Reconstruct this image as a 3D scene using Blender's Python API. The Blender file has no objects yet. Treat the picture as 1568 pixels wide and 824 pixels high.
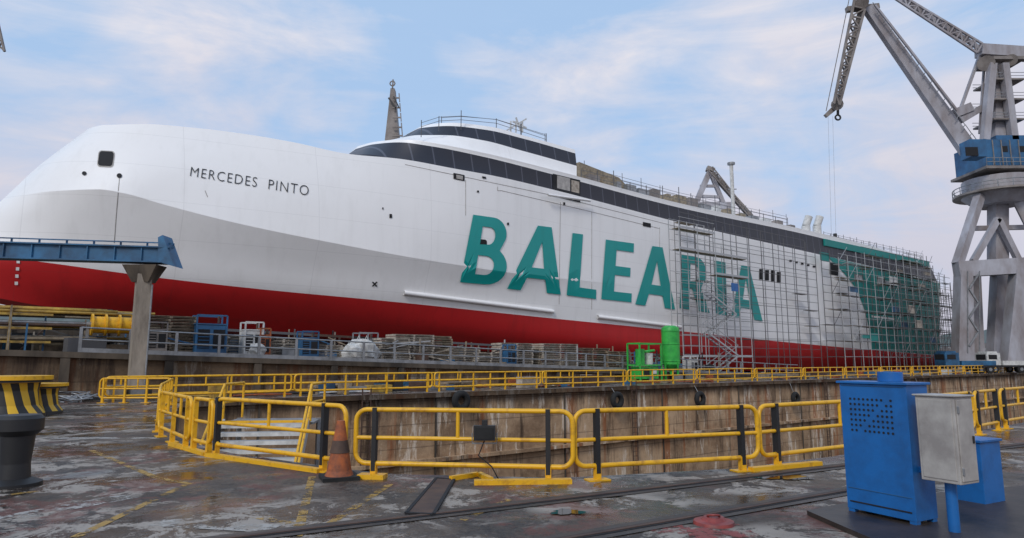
import bpy, bmesh, math, random
import numpy as np
from mathutils import Vector, Matrix, geometry
from mathutils.bvhtree import BVHTree
random.seed(7)
R=math.radians
# ------------------------------------------------------------ survey frame
F=1000.0; CX=784.0; CY=412.0; H=1.65
PITCH=math.atan((552-412)/F)
TH=R(52.5)
U=Vector((math.sin(TH),math.cos(TH),0)); N=Vector((-math.cos(TH),math.sin(TH),0))
YAW=math.atan2(U.y,U.x)
CAM=Vector((0,0,H))
def ray(px,py):
    a=(px-CX)/F; v=(CY-py)/F
    c,s=math.cos(PITCH),math.sin(PITCH)
    return Vector((a,c-s*v,s+c*v))
def PD(px,py,d):
    r=ray(px,py); return CAM+r*(d/(r.dot(N)))
def PG(px,py,z=0.0):
    r=ray(px,py); return CAM+r*((z-H)/r.z)
def PY(px,py,y):
    r=ray(px,py); return CAM+r*(y/r.y)
def W(s,d,z=0.0): return U*s+N*d+Vector((0,0,z))
def px_at(P):
    q=P-CAM; c,s=math.cos(PITCH),math.sin(PITCH)
    f=q.y*c+q.z*s; up=-q.y*s+q.z*c
    return CX+F*q.x/f, CY-F*up/f
# ------------------------------------------------------------ materials
def mat(name,col,rough=0.5,metal=0.0,var=0.0,scale=1.0,bump=0.0,col2=None,stretch=(1,1,1),spec=0.5,lo=0.35,hi=0.65):
    m=bpy.data.materials.new(name); m.use_nodes=True
    nt=m.node_tree; b=nt.nodes['Principled BSDF']
    b.inputs['Base Color'].default_value=(*col,1); b.inputs['Roughness'].default_value=rough
    b.inputs['Metallic'].default_value=metal
    b.inputs['Specular IOR Level'].default_value=spec
    if col2 is None and var>0: col2=tuple(max(0,c*(1-var)) for c in col)
    if col2 is not None:
        g=nt.nodes.new('ShaderNodeNewGeometry'); mp=nt.nodes.new('ShaderNodeMapping')
        mp.inputs['Scale'].default_value=stretch
        nt.links.new(g.outputs['Position'],mp.inputs['Vector'])
        n=nt.nodes.new('ShaderNodeTexNoise'); n.inputs['Scale'].default_value=scale; n.inputs['Detail'].default_value=5; n.inputs['Roughness'].default_value=.65
        nt.links.new(mp.outputs[0],n.inputs['Vector'])
        r=nt.nodes.new('ShaderNodeValToRGB'); r.color_ramp.elements[0].position=lo; r.color_ramp.elements[1].position=hi
        r.color_ramp.elements[0].color=(*col,1); r.color_ramp.elements[1].color=(*col2,1)
        nt.links.new(n.outputs['Fac'],r.inputs['Fac']); nt.links.new(r.outputs[0],b.inputs['Base Color'])
        if bump>0:
            bp=nt.nodes.new('ShaderNodeBump'); bp.inputs['Strength'].default_value=bump; bp.inputs['Distance'].default_value=.05
            nt.links.new(n.outputs['Fac'],bp.inputs['Height']); nt.links.new(bp.outputs[0],b.inputs['Normal'])
    return m
class NB:
    def __init__(s,m): s.nt=m.node_tree; s.n=s.nt.nodes; s.l=s.nt.links
    def new(s,t,**k):
        x=s.n.new(t)
        for a,b in k.items(): setattr(x,a,b)
        return x
    def noise(s,vec,scale,detail=8,rough=.6,dist=0):
        x=s.n.new('ShaderNodeTexNoise'); x.inputs['Scale'].default_value=scale; x.inputs['Detail'].default_value=detail
        x.inputs['Roughness'].default_value=rough; x.inputs['Distortion'].default_value=dist
        s.l.new(vec,x.inputs['Vector']); return x.outputs['Fac']
    def mapping(s,vec,sc=(1,1,1),loc=(0,0,0),rot=(0,0,0)):
        x=s.n.new('ShaderNodeMapping'); x.inputs['Scale'].default_value=sc; x.inputs['Location'].default_value=loc; x.inputs['Rotation'].default_value=rot
        s.l.new(vec,x.inputs['Vector']); return x.outputs[0]
    def ramp(s,f,a,b,ca=(0,0,0),cb=(1,1,1)):
        x=s.n.new('ShaderNodeValToRGB'); e=x.color_ramp.elements
        e[0].position=a;e[1].position=b;e[0].color=(*ca,1);e[1].color=(*cb,1)
        s.l.new(f,x.inputs['Fac']); return x.outputs[0]
    def mix(s,f,a,b,mode='MIX'):
        x=s.n.new('ShaderNodeMixRGB'); x.blend_type=mode
        for i,v in ((0,f),(1,a),(2,b)):
            if isinstance(v,tuple): x.inputs[i].default_value=(*v,1)
            elif isinstance(v,(int,float)): x.inputs[i].default_value=v
            else: s.l.new(v,x.inputs[i])
        return x.outputs[0]
    def math(s,op,a,b=0.0,c=0.0):
        x=s.n.new('ShaderNodeMath'); x.operation=op
        for i,v in enumerate((a,b,c)):
            if isinstance(v,(int,float)): x.inputs[i].default_value=v
            else: s.l.new(v,x.inputs[i])
        return x.outputs[0]
def newmat(name):
    m=bpy.data.materials.new(name); m.use_nodes=True
    nb=NB(m); return m,nb,m.node_tree.nodes['Principled BSDF']
# ground
def ground_mat():
    m,nb,b=newmat('wet_asphalt')
    pos=nb.new('ShaderNodeNewGeometry').outputs['Position']
    mid=nb.noise(pos,.8,8,.74,.6); fine=nb.noise(pos,16,4,.75)
    c=nb.mix(nb.ramp(mid,.40,.60),(.018,.015,.014),(.115,.080,.055))
    c=nb.mix(nb.ramp(fine,.40,.66),c,nb.mix(.6,c,(.15,.125,.10)))
    vo=nb.new('ShaderNodeTexVoronoi'); vo.inputs['Scale'].default_value=.28; vo.distance='CHEBYCHEV'
    nb.l.new(nb.mapping(pos,(1,1,1),(0,0,0),(0,0,.65)),vo.inputs['Vector'])
    sv=nb.new('ShaderNodeSeparateColor'); nb.l.new(vo.outputs['Color'],sv.inputs[0])
    c=nb.mix(nb.math('MULTIPLY',nb.ramp(sv.outputs[0],.3,.9),.5),c,(.030,.020,.016))
    wet=nb.noise(nb.mapping(pos,(1,1,1),(2,40,0)),.42,6,.68)
    wr=nb.ramp(wet,.45,.55)
    c=nb.mix(wr,nb.mix(.62,c,(.008,.007,.007)),c)
    pe=nb.noise(nb.mapping(pos,(1,1,1),(13,5,0)),1.4,9,.82,.5)
    mk=nb.ramp(nb.noise(nb.mapping(pos,(1,1,1),(3,9,0)),.30,3),.42,.50)
    pf=nb.math('MULTIPLY',nb.ramp(pe,.505,.54),mk)
    c=nb.mix(nb.math('MULTIPLY',pf,.85),c,(.36,.315,.27))
    rd=nb.noise(nb.mapping(pos,(1,1,1),(31,2,0)),.9,8,.8,.3)
    rm=nb.ramp(nb.noise(nb.mapping(pos,(1,1,1),(7,19,0)),.3,2),.45,.53)
    c=nb.mix(nb.math('MULTIPLY',nb.math('MULTIPLY',nb.ramp(rd,.5,.54),rm),.65),c,(.14,.048,.035))
    nb.l.new(c,b.inputs['Base Color'])
    ro=nb.mix(wr,(.13,.13,.13),(.62,.62,.62))
    ro=nb.mix(nb.math('MULTIPLY',pf,.7),ro,(.65,.65,.65))
    nb.l.new(ro,b.inputs['Roughness']); b.inputs['Specular IOR Level'].default_value=.36
    bp=nb.new('ShaderNodeBump'); bp.inputs['Strength'].default_value=.65; bp.inputs['Distance'].default_value=.025
    h=nb.math('ADD',nb.math('MULTIPLY',fine,wr),nb.math('MULTIPLY',mid,.8))
    nb.l.new(h,bp.inputs['Height']); nb.l.new(bp.outputs[0],b.inputs['Normal'])
    return m
def wall_mat(name='stained_concrete',lift=1.0,topdark=.7,tlo=.50,thi=.66):
    m,nb,b=newmat(name)
    pos=nb.new('ShaderNodeNewGeometry').outputs['Position']
    k=lambda c: tuple(min(.8,x*lift) for x in c)
    n1=nb.noise(pos,.35,7,.7); st=nb.noise(nb.mapping(pos,(1,1,.09)),1.1,7,.72); st2=nb.noise(nb.mapping(pos,(1,1,.06),(9,9,0)),.6,6,.7)
    c=nb.mix(nb.ramp(n1,.38,.62),k((.52,.36,.225)),k((.24,.155,.095)))
    c=nb.mix(nb.math('MULTIPLY',nb.ramp(st,.52,.62),.85),c,(.055,.036,.026))
    c=nb.mix(nb.math('MULTIPLY',nb.ramp(st2,.53,.60),.7),c,k((.30,.10,.035)))
    w=nb.noise(nb.mapping(pos,(1,1,.16),(4,1,8)),.9,8,.78)
    c=nb.mix(nb.math('MULTIPLY',nb.ramp(w,.555,.60),.8),c,k((.74,.64,.52)))
    sx=nb.new('ShaderNodeSeparateXYZ'); nb.l.new(pos,sx.inputs[0])
    fz=nb.math('FRACT',nb.math('DIVIDE',nb.math('ADD',sx.outputs['Z'],20.0),1.15))
    c=nb.mix(nb.math('MULTIPLY',nb.math('LESS_THAN',fz,.05),.4),c,(.05,.035,.025))
    zz=nb.math('ADD',sx.outputs['Z'],nb.math('MULTIPLY',nb.noise(nb.mapping(pos,(1,1,.25)),.9,6,.75),2.4))
    top=nb.ramp(nb.math('ADD',nb.math('MULTIPLY',zz,.25),.5),tlo,thi)
    c=nb.mix(nb.math('MULTIPLY',top,topdark),c,(.030,.022,.018))
    nb.l.new(c,b.inputs['Base Color']); b.inputs['Roughness'].default_value=.85; b.inputs['Specular IOR Level'].default_value=.15
    bp=nb.new('ShaderNodeBump'); bp.inputs['Strength'].default_value=.7; bp.inputs['Distance'].default_value=.08
    nb.l.new(nb.noise(pos,2.5,6,.7),bp.inputs['Height']); nb.l.new(bp.outputs[0],b.inputs['Normal'])
    return m
def hull_mat(name,col,dirt,amt=.3,rough=.35,seam=.10):
    m,nb,b=newmat(name)
    pos=nb.new('ShaderNodeNewGeometry').outputs['Position']
    n1=nb.noise(pos,.12,4); st=nb.noise(nb.mapping(pos,(1,1,.07)),1.3,6,.65)
    c=nb.mix(nb.math('MULTIPLY',nb.ramp(st,.5,.75),amt),col,dirt)
    c=nb.mix(nb.math('MULTIPLY',nb.ramp(n1,.4,.7),amt*.6),c,dirt)
    dp=nb.new('ShaderNodeVectorMath',operation='DOT_PRODUCT'); nb.l.new(pos,dp.inputs[0]); dp.inputs[1].default_value=tuple(U)
    fr=nb.math('FRACT',nb.math('DIVIDE',dp.outputs['Value'],8.3))
    sx=nb.new('ShaderNodeSeparateXYZ'); nb.l.new(pos,sx.inputs[0])
    fz=nb.math('FRACT',nb.math('DIVIDE',nb.math('ADD',sx.outputs['Z'],nb.math('MULTIPLY',dp.outputs['Value'],.023)),2.4))
    se=nb.math('MAXIMUM',nb.math('LESS_THAN',fr,.006),nb.math('LESS_THAN',fz,.016))
    c=nb.mix(nb.math('MULTIPLY',se,seam),c,(.05,.05,.05))
    nb.l.new(c,b.inputs['Base Color']); b.inputs['Roughness'].default_value=rough
    bp=nb.new('ShaderNodeBump'); bp.inputs['Strength'].default_value=.16; bp.inputs['Distance'].default_value=.1
    nb.l.new(nb.noise(pos,.7,3,.5),bp.inputs['Height']); nb.l.new(bp.outputs[0],b.inputs['Normal'])
    return m
def glass_mat():
    m,nb,b=newmat('dark_window_band')
    pos=nb.new('ShaderNodeNewGeometry').outputs['Position']
    dp=nb.new('ShaderNodeVectorMath',operation='DOT_PRODUCT'); nb.l.new(pos,dp.inputs[0]); dp.inputs[1].default_value=tuple(U)
    fr=nb.math('FRACT',nb.math('DIVIDE',dp.outputs['Value'],1.6))
    c=nb.mix(nb.math('LESS_THAN',fr,.07),(.028,.030,.042),(.08,.085,.11))
    nb.l.new(c,b.inputs['Base Color']); b.inputs['Roughness'].default_value=.35; b.inputs['Specular IOR Level'].default_value=.35
    return m
def worn(name,col,cut=.5,scale=2.5,rough=.5):
    m,nb,b=newmat(name)
    pos=nb.new('ShaderNodeNewGeometry').outputs['Position']
    n=nb.noise(pos,scale,8,.8)
    b.inputs['Base Color'].default_value=(*col,1); b.inputs['Roughness'].default_value=rough
    nb.l.new(nb.math('MULTIPLY',nb.ramp(n,cut,cut+.06),.85),b.inputs['Alpha'])
    return m
M={}
M['ground']=ground_mat(); M['wall']=wall_mat(); M['wall2']=wall_mat('slipway_concrete',.55,.5,.9,1.3); M['coping']=wall_mat('coping_concrete',.42,.55,.55,.8)
M['white']=hull_mat('white_hull_paint',(.88,.875,.87),(.60,.59,.57),.22)
M['red']=hull_mat('red_antifouling',(.52,.014,.016),(.30,.012,.013),.5,.45)
M['teal']=hull_mat('teal_paint',(.0,.31,.29),(.0,.23,.21),.3)
M['stern']=hull_mat('stern_green',(.005,.24,.215),(.0,.13,.12),.45,.5)
M['glass']=glass_mat()
M['black']=mat('black_paint',(.015,.015,.016),.55)
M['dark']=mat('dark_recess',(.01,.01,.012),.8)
M['rubber']=mat('rubber',(.018,.018,.018),.85,var=.5,scale=3)
M['yellow']=mat('yellow_paint',(.78,.42,.012),.42,col2=(.38,.17,.02),scale=6,lo=.52,hi=.75)
M['yellowold']=mat('old_yellow',(.55,.36,.06),.6,col2=(.22,.13,.04),scale=2)
M['steel']=mat('galvanised_steel',(.34,.35,.36),.45,.5,var=.4,scale=2)
M['scaf']=mat('scaffold_steel',(.12,.12,.125),.5,.3)
M['scafw']=mat('scaffold_light',(.42,.43,.44),.5,.2)
M['plank']=mat('scaffold_planks',(.33,.27,.19),.8,var=.5,scale=3)
M['conc']=mat('grey_concrete',(.36,.31,.25),.85,col2=(.14,.115,.09),scale=1.6,stretch=(1,1,.25),bump=.4)
M['conc_d']=mat('dark_concrete',(.13,.105,.08),.85,col2=(.045,.038,.032),scale=.9,stretch=(1,1,.3),bump=.3,spec=.2)
M['crane']=mat('crane_grey_paint',(.42,.42,.46),.5,col2=(.24,.21,.21),scale=.35,stretch=(1,1,.4))
M['craneb']=mat('crane_brown_grey',(.27,.24,.22),.6,col2=(.14,.12,.11),scale=.5)
M['blue']=mat('blue_paint',(.010,.13,.40),.38,col2=(.012,.075,.22),scale=3.2,lo=.42,hi=.8,bump=.1)
M['blueb']=mat('blue_beam_paint',(.03,.15,.30),.55,col2=(.02,.06,.12),scale=.8)
M['cblue']=mat('crane_blue_paint',(.03,.15,.32),.5,col2=(.02,.07,.15),scale=.4)
M['green']=mat('green_machine_paint',(.05,.50,.07),.45,col2=(.02,.30,.05),scale=1.5)
M['grey']=mat('grey_enamel',(.43,.41,.38),.45,col2=(.27,.25,.235),scale=3)
M['orange']=mat('faded_orange',(.42,.11,.03),.7,col2=(.14,.05,.03),scale=6)
M['whitep']=mat('white_plastic',(.66,.66,.64),.7,var=.35,scale=3)
M['wood']=mat('pallet_wood',(.34,.26,.18),.85,col2=(.15,.12,.085),scale=3)
M['woodl']=mat('pale_boards',(.48,.43,.36),.85,col2=(.25,.21,.17),scale=3)
M['tarp']=mat('sack',(.70,.70,.68),.8,var=.4,scale=3)
M['rust']=mat('rusty_steel',(.10,.055,.035),.7,col2=(.05,.03,.025),scale=3)
M['redp']=mat('red_cover',(.30,.045,.035),.5,col2=(.12,.03,.03),scale=5)
M['wred']=worn('worn_red_patch',(.26,.05,.04),.47,2.4)
M['wyel']=worn('worn_yellow_marking',(.42,.25,.05),.47,3.2)
M['wwht']=worn('worn_white_marking',(.42,.40,.37),.48,2.2)
M['slab']=mat('wet_slab',(.06,.045,.037),.4,col2=(.022,.018,.016),scale=1.4,bump=.3,spec=.3)
M['water']=mat('puddle_water',(.012,.013,.014),.03)
M['hill']=mat('hazed_wooded_hill',(.075,.105,.095),.9,col2=(.13,.15,.15),scale=.03)  # distance haze is painted into the woodland colour
M['bld']=mat('pale_building',(.5,.49,.46),.8,var=.3,scale=.1)
# ------------------------------------------------------------ mesh builder
class MB:
    def __init__(s): s.v=[];s.f=[];s.m=[];s.mats=[];s.sm=[]
    def mi(s,k):
        if k not in s.mats: s.mats.append(k)
        return s.mats.index(k)
    def add(s,vs,fs,k,smooth=False):
        o=len(s.v); s.v+= [tuple(x) for x in vs]; i=s.mi(k)
        for f in fs: s.f.append(tuple(o+a for a in f)); s.m.append(i); s.sm.append(smooth)
    def hexa(s,c,k):
        s.add(c,[(0,3,2,1),(4,5,6,7),(0,1,5,4),(1,2,6,5),(2,3,7,6),(3,0,4,7)],k)
    def box(s,c,size,k,yaw=0.0,tilt=None):
        c=Vector(c); sx,sy,sz=[a/2 for a in size]
        r=Matrix.Rotation(yaw,3,'Z')
        if tilt is not None: r=r@tilt
        s.hexa([c+r@Vector(p) for p in ((-sx,-sy,-sz),(sx,-sy,-sz),(sx,sy,-sz),(-sx,sy,-sz),(-sx,-sy,sz),(sx,-sy,sz),(sx,sy,sz),(-sx,sy,sz))],k)
    def beam(s,p,q,w,h,k,w2=None,h2=None,up=None):
        p=Vector(p);q=Vector(q);d=(q-p)
        if d.length<1e-6: return
        d.normalize(); up=Vector((0,0,1)) if up is None else up
        if abs(d.dot(up))>.97: up=N.copy()
        a=d.cross(up).normalized(); b=a.cross(d).normalized()
        w2=w if w2 is None else w2; h2=h if h2 is None else h2
        c=[]
        for P,ww,hh in ((p,w,h),(q,w2,h2)):
            for i,j in ((-1,-1),(1,-1),(1,1),(-1,1)): c.append(P+a*(i*ww/2)+b*(j*hh/2))
        s.hexa(c,k)
    def cyl(s,p,q,r,k,r2=None,seg=12,cap=True):
        p=Vector(p);q=Vector(q); d=(q-p).normalized(); r2=r if r2 is None else r2
        up=Vector((0,0,1)) if abs(d.z)<.9 else Vector((1,0,0))
        a=d.cross(up).normalized(); b=d.cross(a)
        vs=[]
        for P,rr in ((p,r),(q,r2)):
            for i in range(seg):
                t=2*math.pi*i/seg; vs.append(P+a*math.cos(t)*rr+b*math.sin(t)*rr)
        s.add(vs,[(i,(i+1)%seg,seg+(i+1)%seg,seg+i) for i in range(seg)],k,True)
        if cap:
            s.add(vs[:seg],[tuple(range(seg))],k); s.add(vs[seg:],[tuple(range(seg))],k)
    def tube(s,pts,r,k,seg=8,closed=False):
        pts=[Vector(p) for p in pts]; n=len(pts); rings=[]
        pn=None
        for i,p in enumerate(pts):
            if closed: t=pts[(i+1)%n]-pts[i-1]
            else: t=pts[min(i+1,n-1)]-pts[max(i-1,0)]
            t.normalize()
            if pn is None:
                up=Vector((0,0,1)) if abs(t.z)<.9 else Vector((1,0,0))
                a=t.cross(up).normalized()
            else: a=(pn-t*pn.dot(t)).normalized()
            pn=a; b=t.cross(a)
            rings.append([p+a*math.cos(2*math.pi*j/seg)*r+b*math.sin(2*math.pi*j/seg)*r for j in range(seg)])
        vs=[v for g in rings for v in g]; fs=[]
        for i in range(n if closed else n-1):
            o=i*seg; o2=((i+1)%n)*seg
            for j in range(seg): fs.append((o+j,o+(j+1)%seg,o2+(j+1)%seg,o2+j))
        s.add(vs,fs,k,True)
    def lathe(s,c,prof,k,seg=24,axis=None):
        c=Vector(c); vs=[]
        for r,z in prof:
            for j in range(seg):
                t=2*math.pi*j/seg; vs.append(c+Vector((r*math.cos(t),r*math.sin(t),z)))
        for i in range(len(prof)-1):
            kk=k[i] if isinstance(k,list) else k
            s.add([vs[a] for a in range(i*seg,(i+2)*seg)],[(j,(j+1)%seg,seg+(j+1)%seg,seg+j) for j in range(seg)],kk,True)
    def torus(s,c,axis,R1,r,k,seg=24,s2=8):
        c=Vector(c);axis=Vector(axis).normalized(); up=Vector((0,0,1)) if abs(axis.z)<.9 else Vector((1,0,0)); a=axis.cross(up).normalized(); b=axis.cross(a)
        s.tube([c+(a*math.cos(t)+b*math.sin(t))*R1 for t in [2*math.pi*i/seg for i in range(seg)]],r,k,s2,True)
    def quad(s,p,k): s.add(p,[tuple(range(len(p)))],k)
    def build(s,name,parent=None,bevel=0):
        me=bpy.data.meshes.new(name); me.from_pydata(s.v,[],s.f)
        for k in s.mats: me.materials.append(M[k])
        me.polygons.foreach_set('material_index',s.m); me.polygons.foreach_set('use_smooth',s.sm)
        me.update()
        o=bpy.data.objects.new(name,me); bpy.context.collection.objects.link(o)
        if parent: o.parent=parent
        if bevel:
            b=o.modifiers.new('bev','BEVEL'); b.width=bevel; b.segments=2; b.limit_method='ANGLE'
        return o
def empty(name):
    o=bpy.data.objects.new(name,None); bpy.context.collection.objects.link(o); return o
# ------------------------------------------------------------ ship
def interp(cp,xs):
    cp=np.array(cp,float); x=cp[:,0]; out=[]
    for c in (1,2):
        y=cp[:,c]; h=np.diff(x); dl=np.diff(y)/h; m=np.zeros(len(x)); m[0]=dl[0]; m[-1]=dl[-1]
        for i in range(1,len(x)-1):
            m[i]=0 if dl[i-1]*dl[i]<=0 else (2*dl[i-1]*dl[i]/(dl[i-1]+dl[i]))
        i=np.clip(np.searchsorted(x,xs,side='right')-1,0,len(x)-2); t=(xs-x[i])/h[i]
        out.append((2*t**3-3*t**2+1)*y[i]+(t**3-2*t**2+t)*h[i]*m[i]+(-2*t**3+3*t**2)*y[i+1]+(t**3-t**2)*h[i]*m[i+1])
    return out
DS=42.0; HB=10.5
def mirror(P):
    d=P.dot(N); return P+N*(2*(DS+HB)-2*d)
def shell(name,levels,mats,parent,n=150,drop=0.0,keel=False,cap='white',pw=1.6,sub=1,groups=None):
    rows=[]
    for cp in levels:
        x0,x1=cp[0][0],cp[-1][0]
        w=np.linspace(0,1,n)**pw
        xs=x0+(x1-x0)*w; y,dl=interp(cp,xs)
        rows.append([PD(a,b,DS+c) for a,b,c in zip(xs,y,dl)])
    base=rows
    groups=groups or [list(range(len(levels)))]
    strips=[]
    for g in groups:
        rr=[base[i] for i in g]; L=len(rr); nr=[];nm=[]
        for i in range(L-1):
            for q in range(sub):
                t=q/sub; r=[]
                for j in range(n):
                    p1,p2=rr[i][j],rr[i+1][j]
                    p0=rr[i-1][j] if i>0 else p1*2-p2; p3=rr[i+2][j] if i+2<L else p2*2-p1
                    r.append(.5*((2*p1)+(p2-p0)*t+(2*p0-5*p1+4*p2-p3)*t*t+(3*p1-p0-3*p2+p3)*t**3))
                nr.append(r); nm.append(mats[g[i]])
        nr.append(rr[-1]); strips.append((nr,nm))
    if drop: strips.append(([base[-1],[p-Vector((0,0,drop)) for p in base[-1]]],[mats[-1]]))
    if keel: strips.append(([base[-1],[p+N*((DS+HB)-p.dot(N))-Vector((0,0,.3)) for p in base[-1]]],['red']))
    b=MB()
    for nr,nm in strips:
        for side in (0,1):
            vs=[(mirror(p) if side else p) for r in nr for p in r]
            o=len(b.v); b.v+=[tuple(x) for x in vs]
            for i in range(len(nr)-1):
                mi=b.mi(nm[i])
                for j in range(n-1):
                    f=(i*n+j,i*n+j+1,(i+1)*n+j+1,(i+1)*n+j)
                    f=f if side else f[::-1]
                    b.f.append(tuple(o+a for a in f)); b.m.append(mi); b.sm.append(True)
        for i in range(len(nr)-1):
            a,c=nr[i][-1],nr[i+1][-1]
            b.add([a,c,mirror(c),mirror(a)],[(0,1,2,3)],nm[i])
    top=base[0]
    vs=top+[mirror(p) for p in top]
    b.add(vs,[(j,j+1,n+j+1,n+j) for j in range(n-1)],cap)
    return b.build(name,parent)
ship=empty('ferry_ship')
A=[(128,203,10.5),(138,196,9.6),(160,191.5,8.4),(220,190,6.9),(300,196,5.8),(380,206,4.8),(450,218,3.8),(535,236,2.6),(610,243,1.6),(700,259,.6),(760,270,.2),(845,290,0),(1050,343,0),(1225,383,0),(1330,407,0),(1440,433,.2)]
B=[(62,252,10.5),(80,248,9.0),(120,244,7.4),(200,246,5.7),(400,280,3.2),(600,322,1.1),(760,350,.1),(1040,400,0),(1225,432,0),(1440,472,.3)]
K=[(5,305,10.5),(30,300,9.2),(80,293,7.2),(150,290,5.5),(190,296,4.9),(250,313,4.2),(330,334,3.3),(400,350,2.6),(520,374,1.5),(640,396,.7),(800,420,.1),(1040,445,0),(1225,475,0),(1440,508,.3)]
Mm=[(-40,345,10.5),(20,352,8.9),(100,360,7.1),(240,376,5.1),(400,400,3.4),(640,430,1.3),(850,452,.4),(1040,475,0),(1225,498,0),(1440,528,.4)]
Wl=[(-65,380,10.5),(0,392,9.0),(100,406,7.5),(240,425,5.7),(400,443,4.0),(600,462,2.1),(850,488,.7),(1040,507,.2),(1225,526,0),(1440,545,.5)]
R1=[(-70,410,10.5),(0,426,9.4),(240,462,6.7),(400,476,5.0),(600,497,3.0),(850,522,1.1),(1040,540,.4),(1440,557,.8)]
R2=[(-60,440,10.5),(0,457,9.8),(240,493,8.4),(400,508,6.4),(600,524,4.4),(850,548,2.4),(1040,566,1.8),(1440,571,2.2)]
hull=shell('hull',[A,B,K,Mm,Wl,R1,R2],['white','white','white','white','red','red'],ship,keel=True,sub=3,groups=[[0,1,2],[2,3,4,5,6]])
L1=[(533,236.5,10.5),(560,236.5,6),(600,242,3.2),(650,250,1.7),(700,259.5,1.0),(760,271,.5),(845,291,.25),(1050,344,.25),(1225,384,.25),(1330,408,.25),(1436,433,.5)]
U1=[(545,228,10.5),(572,221,6.5),(610,218,3.6),(660,224,2.0),(740,240,1.0),(850,268,.4),(1040,318,.4),(1225,357,.4),(1330,383,.4),(1426,411,.6)]
V1=[(548,224,10.5),(575,217,6.6),(612,214,3.6),(660,219,2.0),(740,234,.95),(850,261,.35),(1040,311,.35),(1225,350,.35),(1330,376,.35),(1424,405,.6)]
t1=shell('lower_deckhouse',[V1,U1,L1],['white','glass'],ship,n=110,drop=1.5,pw=1.3)
B2=[(578,219,10.5),(600,214.5,6),(630,214,3.8),(680,222,2.4),(740,235,1.6),(883,271,1.0)]
L2=[(618,210,10.5),(640,207,6.5),(680,207,3.8),(740,215,2.3),(800,231,1.8),(883,254,1.3)]
U2=[(624,205,10.5),(645,196,6.8),(685,193,4.0),(745,199,2.6),(800,212,2.1),(881,235,1.6)]
T2=[(630,202,10.5),(652,191,6.9),(690,188,4.1),(750,194,2.7),(800,207,2.2),(880,229,1.7)]
t2=shell('upper_deckhouse',[T2,U2,L2,B2],['white','glass','white'],ship,n=70,drop=1.5,pw=1.3)
bpy.context.view_layer.update()
bms=bmesh.new()
for o in (hull,t1,t2): bms.from_mesh(o.data)
bvh=BVHTree.FromBMesh(bms)
def hit(px,py,off=.06):
    r=ray(px,py).normalized(); h=bvh.ray_cast(CAM,r)
    if h[0] is None: return PD(px,py,DS)-N*off
    nn=h[1]
    if nn.dot(r)>0: nn=-nn
    return h[0]+nn*off
def decal(name,mesh2d,quad,k,off=.06,cuts=2,parent=ship):
    bm=bmesh.new(); vs=[bm.verts.new((x,y,0)) for x,y in mesh2d[0]]
    for f in mesh2d[1]:
        try: bm.faces.new([vs[i] for i in f])
        except Exception: pass
    bmesh.ops.triangulate(bm,faces=bm.faces)
    if cuts: bmesh.ops.subdivide_edges(bm,edges=bm.edges,cuts=cuts,use_grid_fill=True)
    BL,BR,TL,TR=[np.array(q,float) for q in quad]
    for v in bm.verts:
        x,y=v.co.x,v.co.y
        p=(BL*(1-x)+BR*x)*(1-y)+(TL*(1-x)+TR*x)*y
        v.co=hit(p[0],p[1],off)
    me=bpy.data.meshes.new(name); bm.to_mesh(me); bm.free(); me.materials.append(M[k])
    o=bpy.data.objects.new(name,me); bpy.context.collection.objects.link(o); o.parent=parent; return o
def poly2d(loops):
    tris=geometry.tessellate_polygon([[Vector((x,y,0)) for x,y in l] for l in loops])
    vs=[p for l in loops for p in l]; return vs,[tuple(t) for t in tris]
def arc(cx,cy,rx,ry,a0,a1,n=10):
    return [(cx+rx*math.cos(R(a0+(a1-a0)*i/n)),cy+ry*math.sin(R(a0+(a1-a0)*i/n))) for i in range(n+1)]
Lb=poly2d([[(0,0)]+arc(.55,.28,.45,.28,-90,40)+[(.80,.52)]+arc(.55,.76,.38,.24,-30,90)+[(0,1)],
  [(.30,.14)]+arc(.50,.28,.20,.14,-90,90)+[(.30,.42)],[(.30,.58)]+arc(.50,.72,.15,.13,-90,90)+[(.30,.85)]])
La=poly2d([[(0,0),(.25,0),(.33,.20),(.67,.20),(.74,0),(1,0),(.63,1),(.37,1)],[(.385,.36),(.615,.36),(.50,.76)]])
Ll=poly2d([[(0,0),(1,0),(1,.15),(.42,.15),(.42,1),(0,1)]])
Le=poly2d([[(0,0),(1,0),(1,.15),(.40,.15),(.40,.43),(.92,.43),(.92,.58),(.40,.58),(.40,.85),(1,.85),(1,1),(0,1)]])
Li=poly2d([[(0,0),(1,0),(1,1),(0,1)]])
Lr=poly2d([[(0,0),(.34,0),(.34,.40),(.42,.40),(.68,0),(1.05,0),(.74,.44)]+arc(.58,.73,.36,.27,-50,90)+[(0,1)],
  [(.34,.54)]+arc(.50,.70,.17,.16,-90,90)+[(.34,.86)]])
for nm,sh,q in [('letter_b',Lb,((704,432),(773,438),(724,329),(781,337))),('letter_a1',La,((776,442),(858,451),(793,342),(874,352))),
 ('letter_l',Ll,((867,452),(912,458),(876,357),(914,362))),('letter_e',Le,((920,458),(966,463),(927,367),(970,373))),
 ('letter_a2',La,((972,466),(1033,474),(976,374),(1036,382))),('letter_r',Lr,((1040,472),(1084,479),(1043,390),(1083,397))),
 ('letter_i',Li,((1096,481),(1113,483),(1094,399),(1110,402))),('letter_a3',La,((1119,485),(1167,492),(1117,404),(1164,411)))]:
    decal(nm,sh,q,'teal',.07,2)
cu=bpy.data.curves.new('nm','FONT'); cu.body='MERCEDES  PINTO'; cu.resolution_u=3; cu.space_character=1.15; cu.offset=-.014
to=bpy.data.objects.new('nm',cu); bpy.context.collection.objects.link(to); bpy.context.view_layer.update()
me=bpy.data.meshes.new_from_object(to); bpy.data.objects.remove(to)
xs=[v.co.x for v in me.vertices]; ys=[v.co.y for v in me.vertices]
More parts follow.
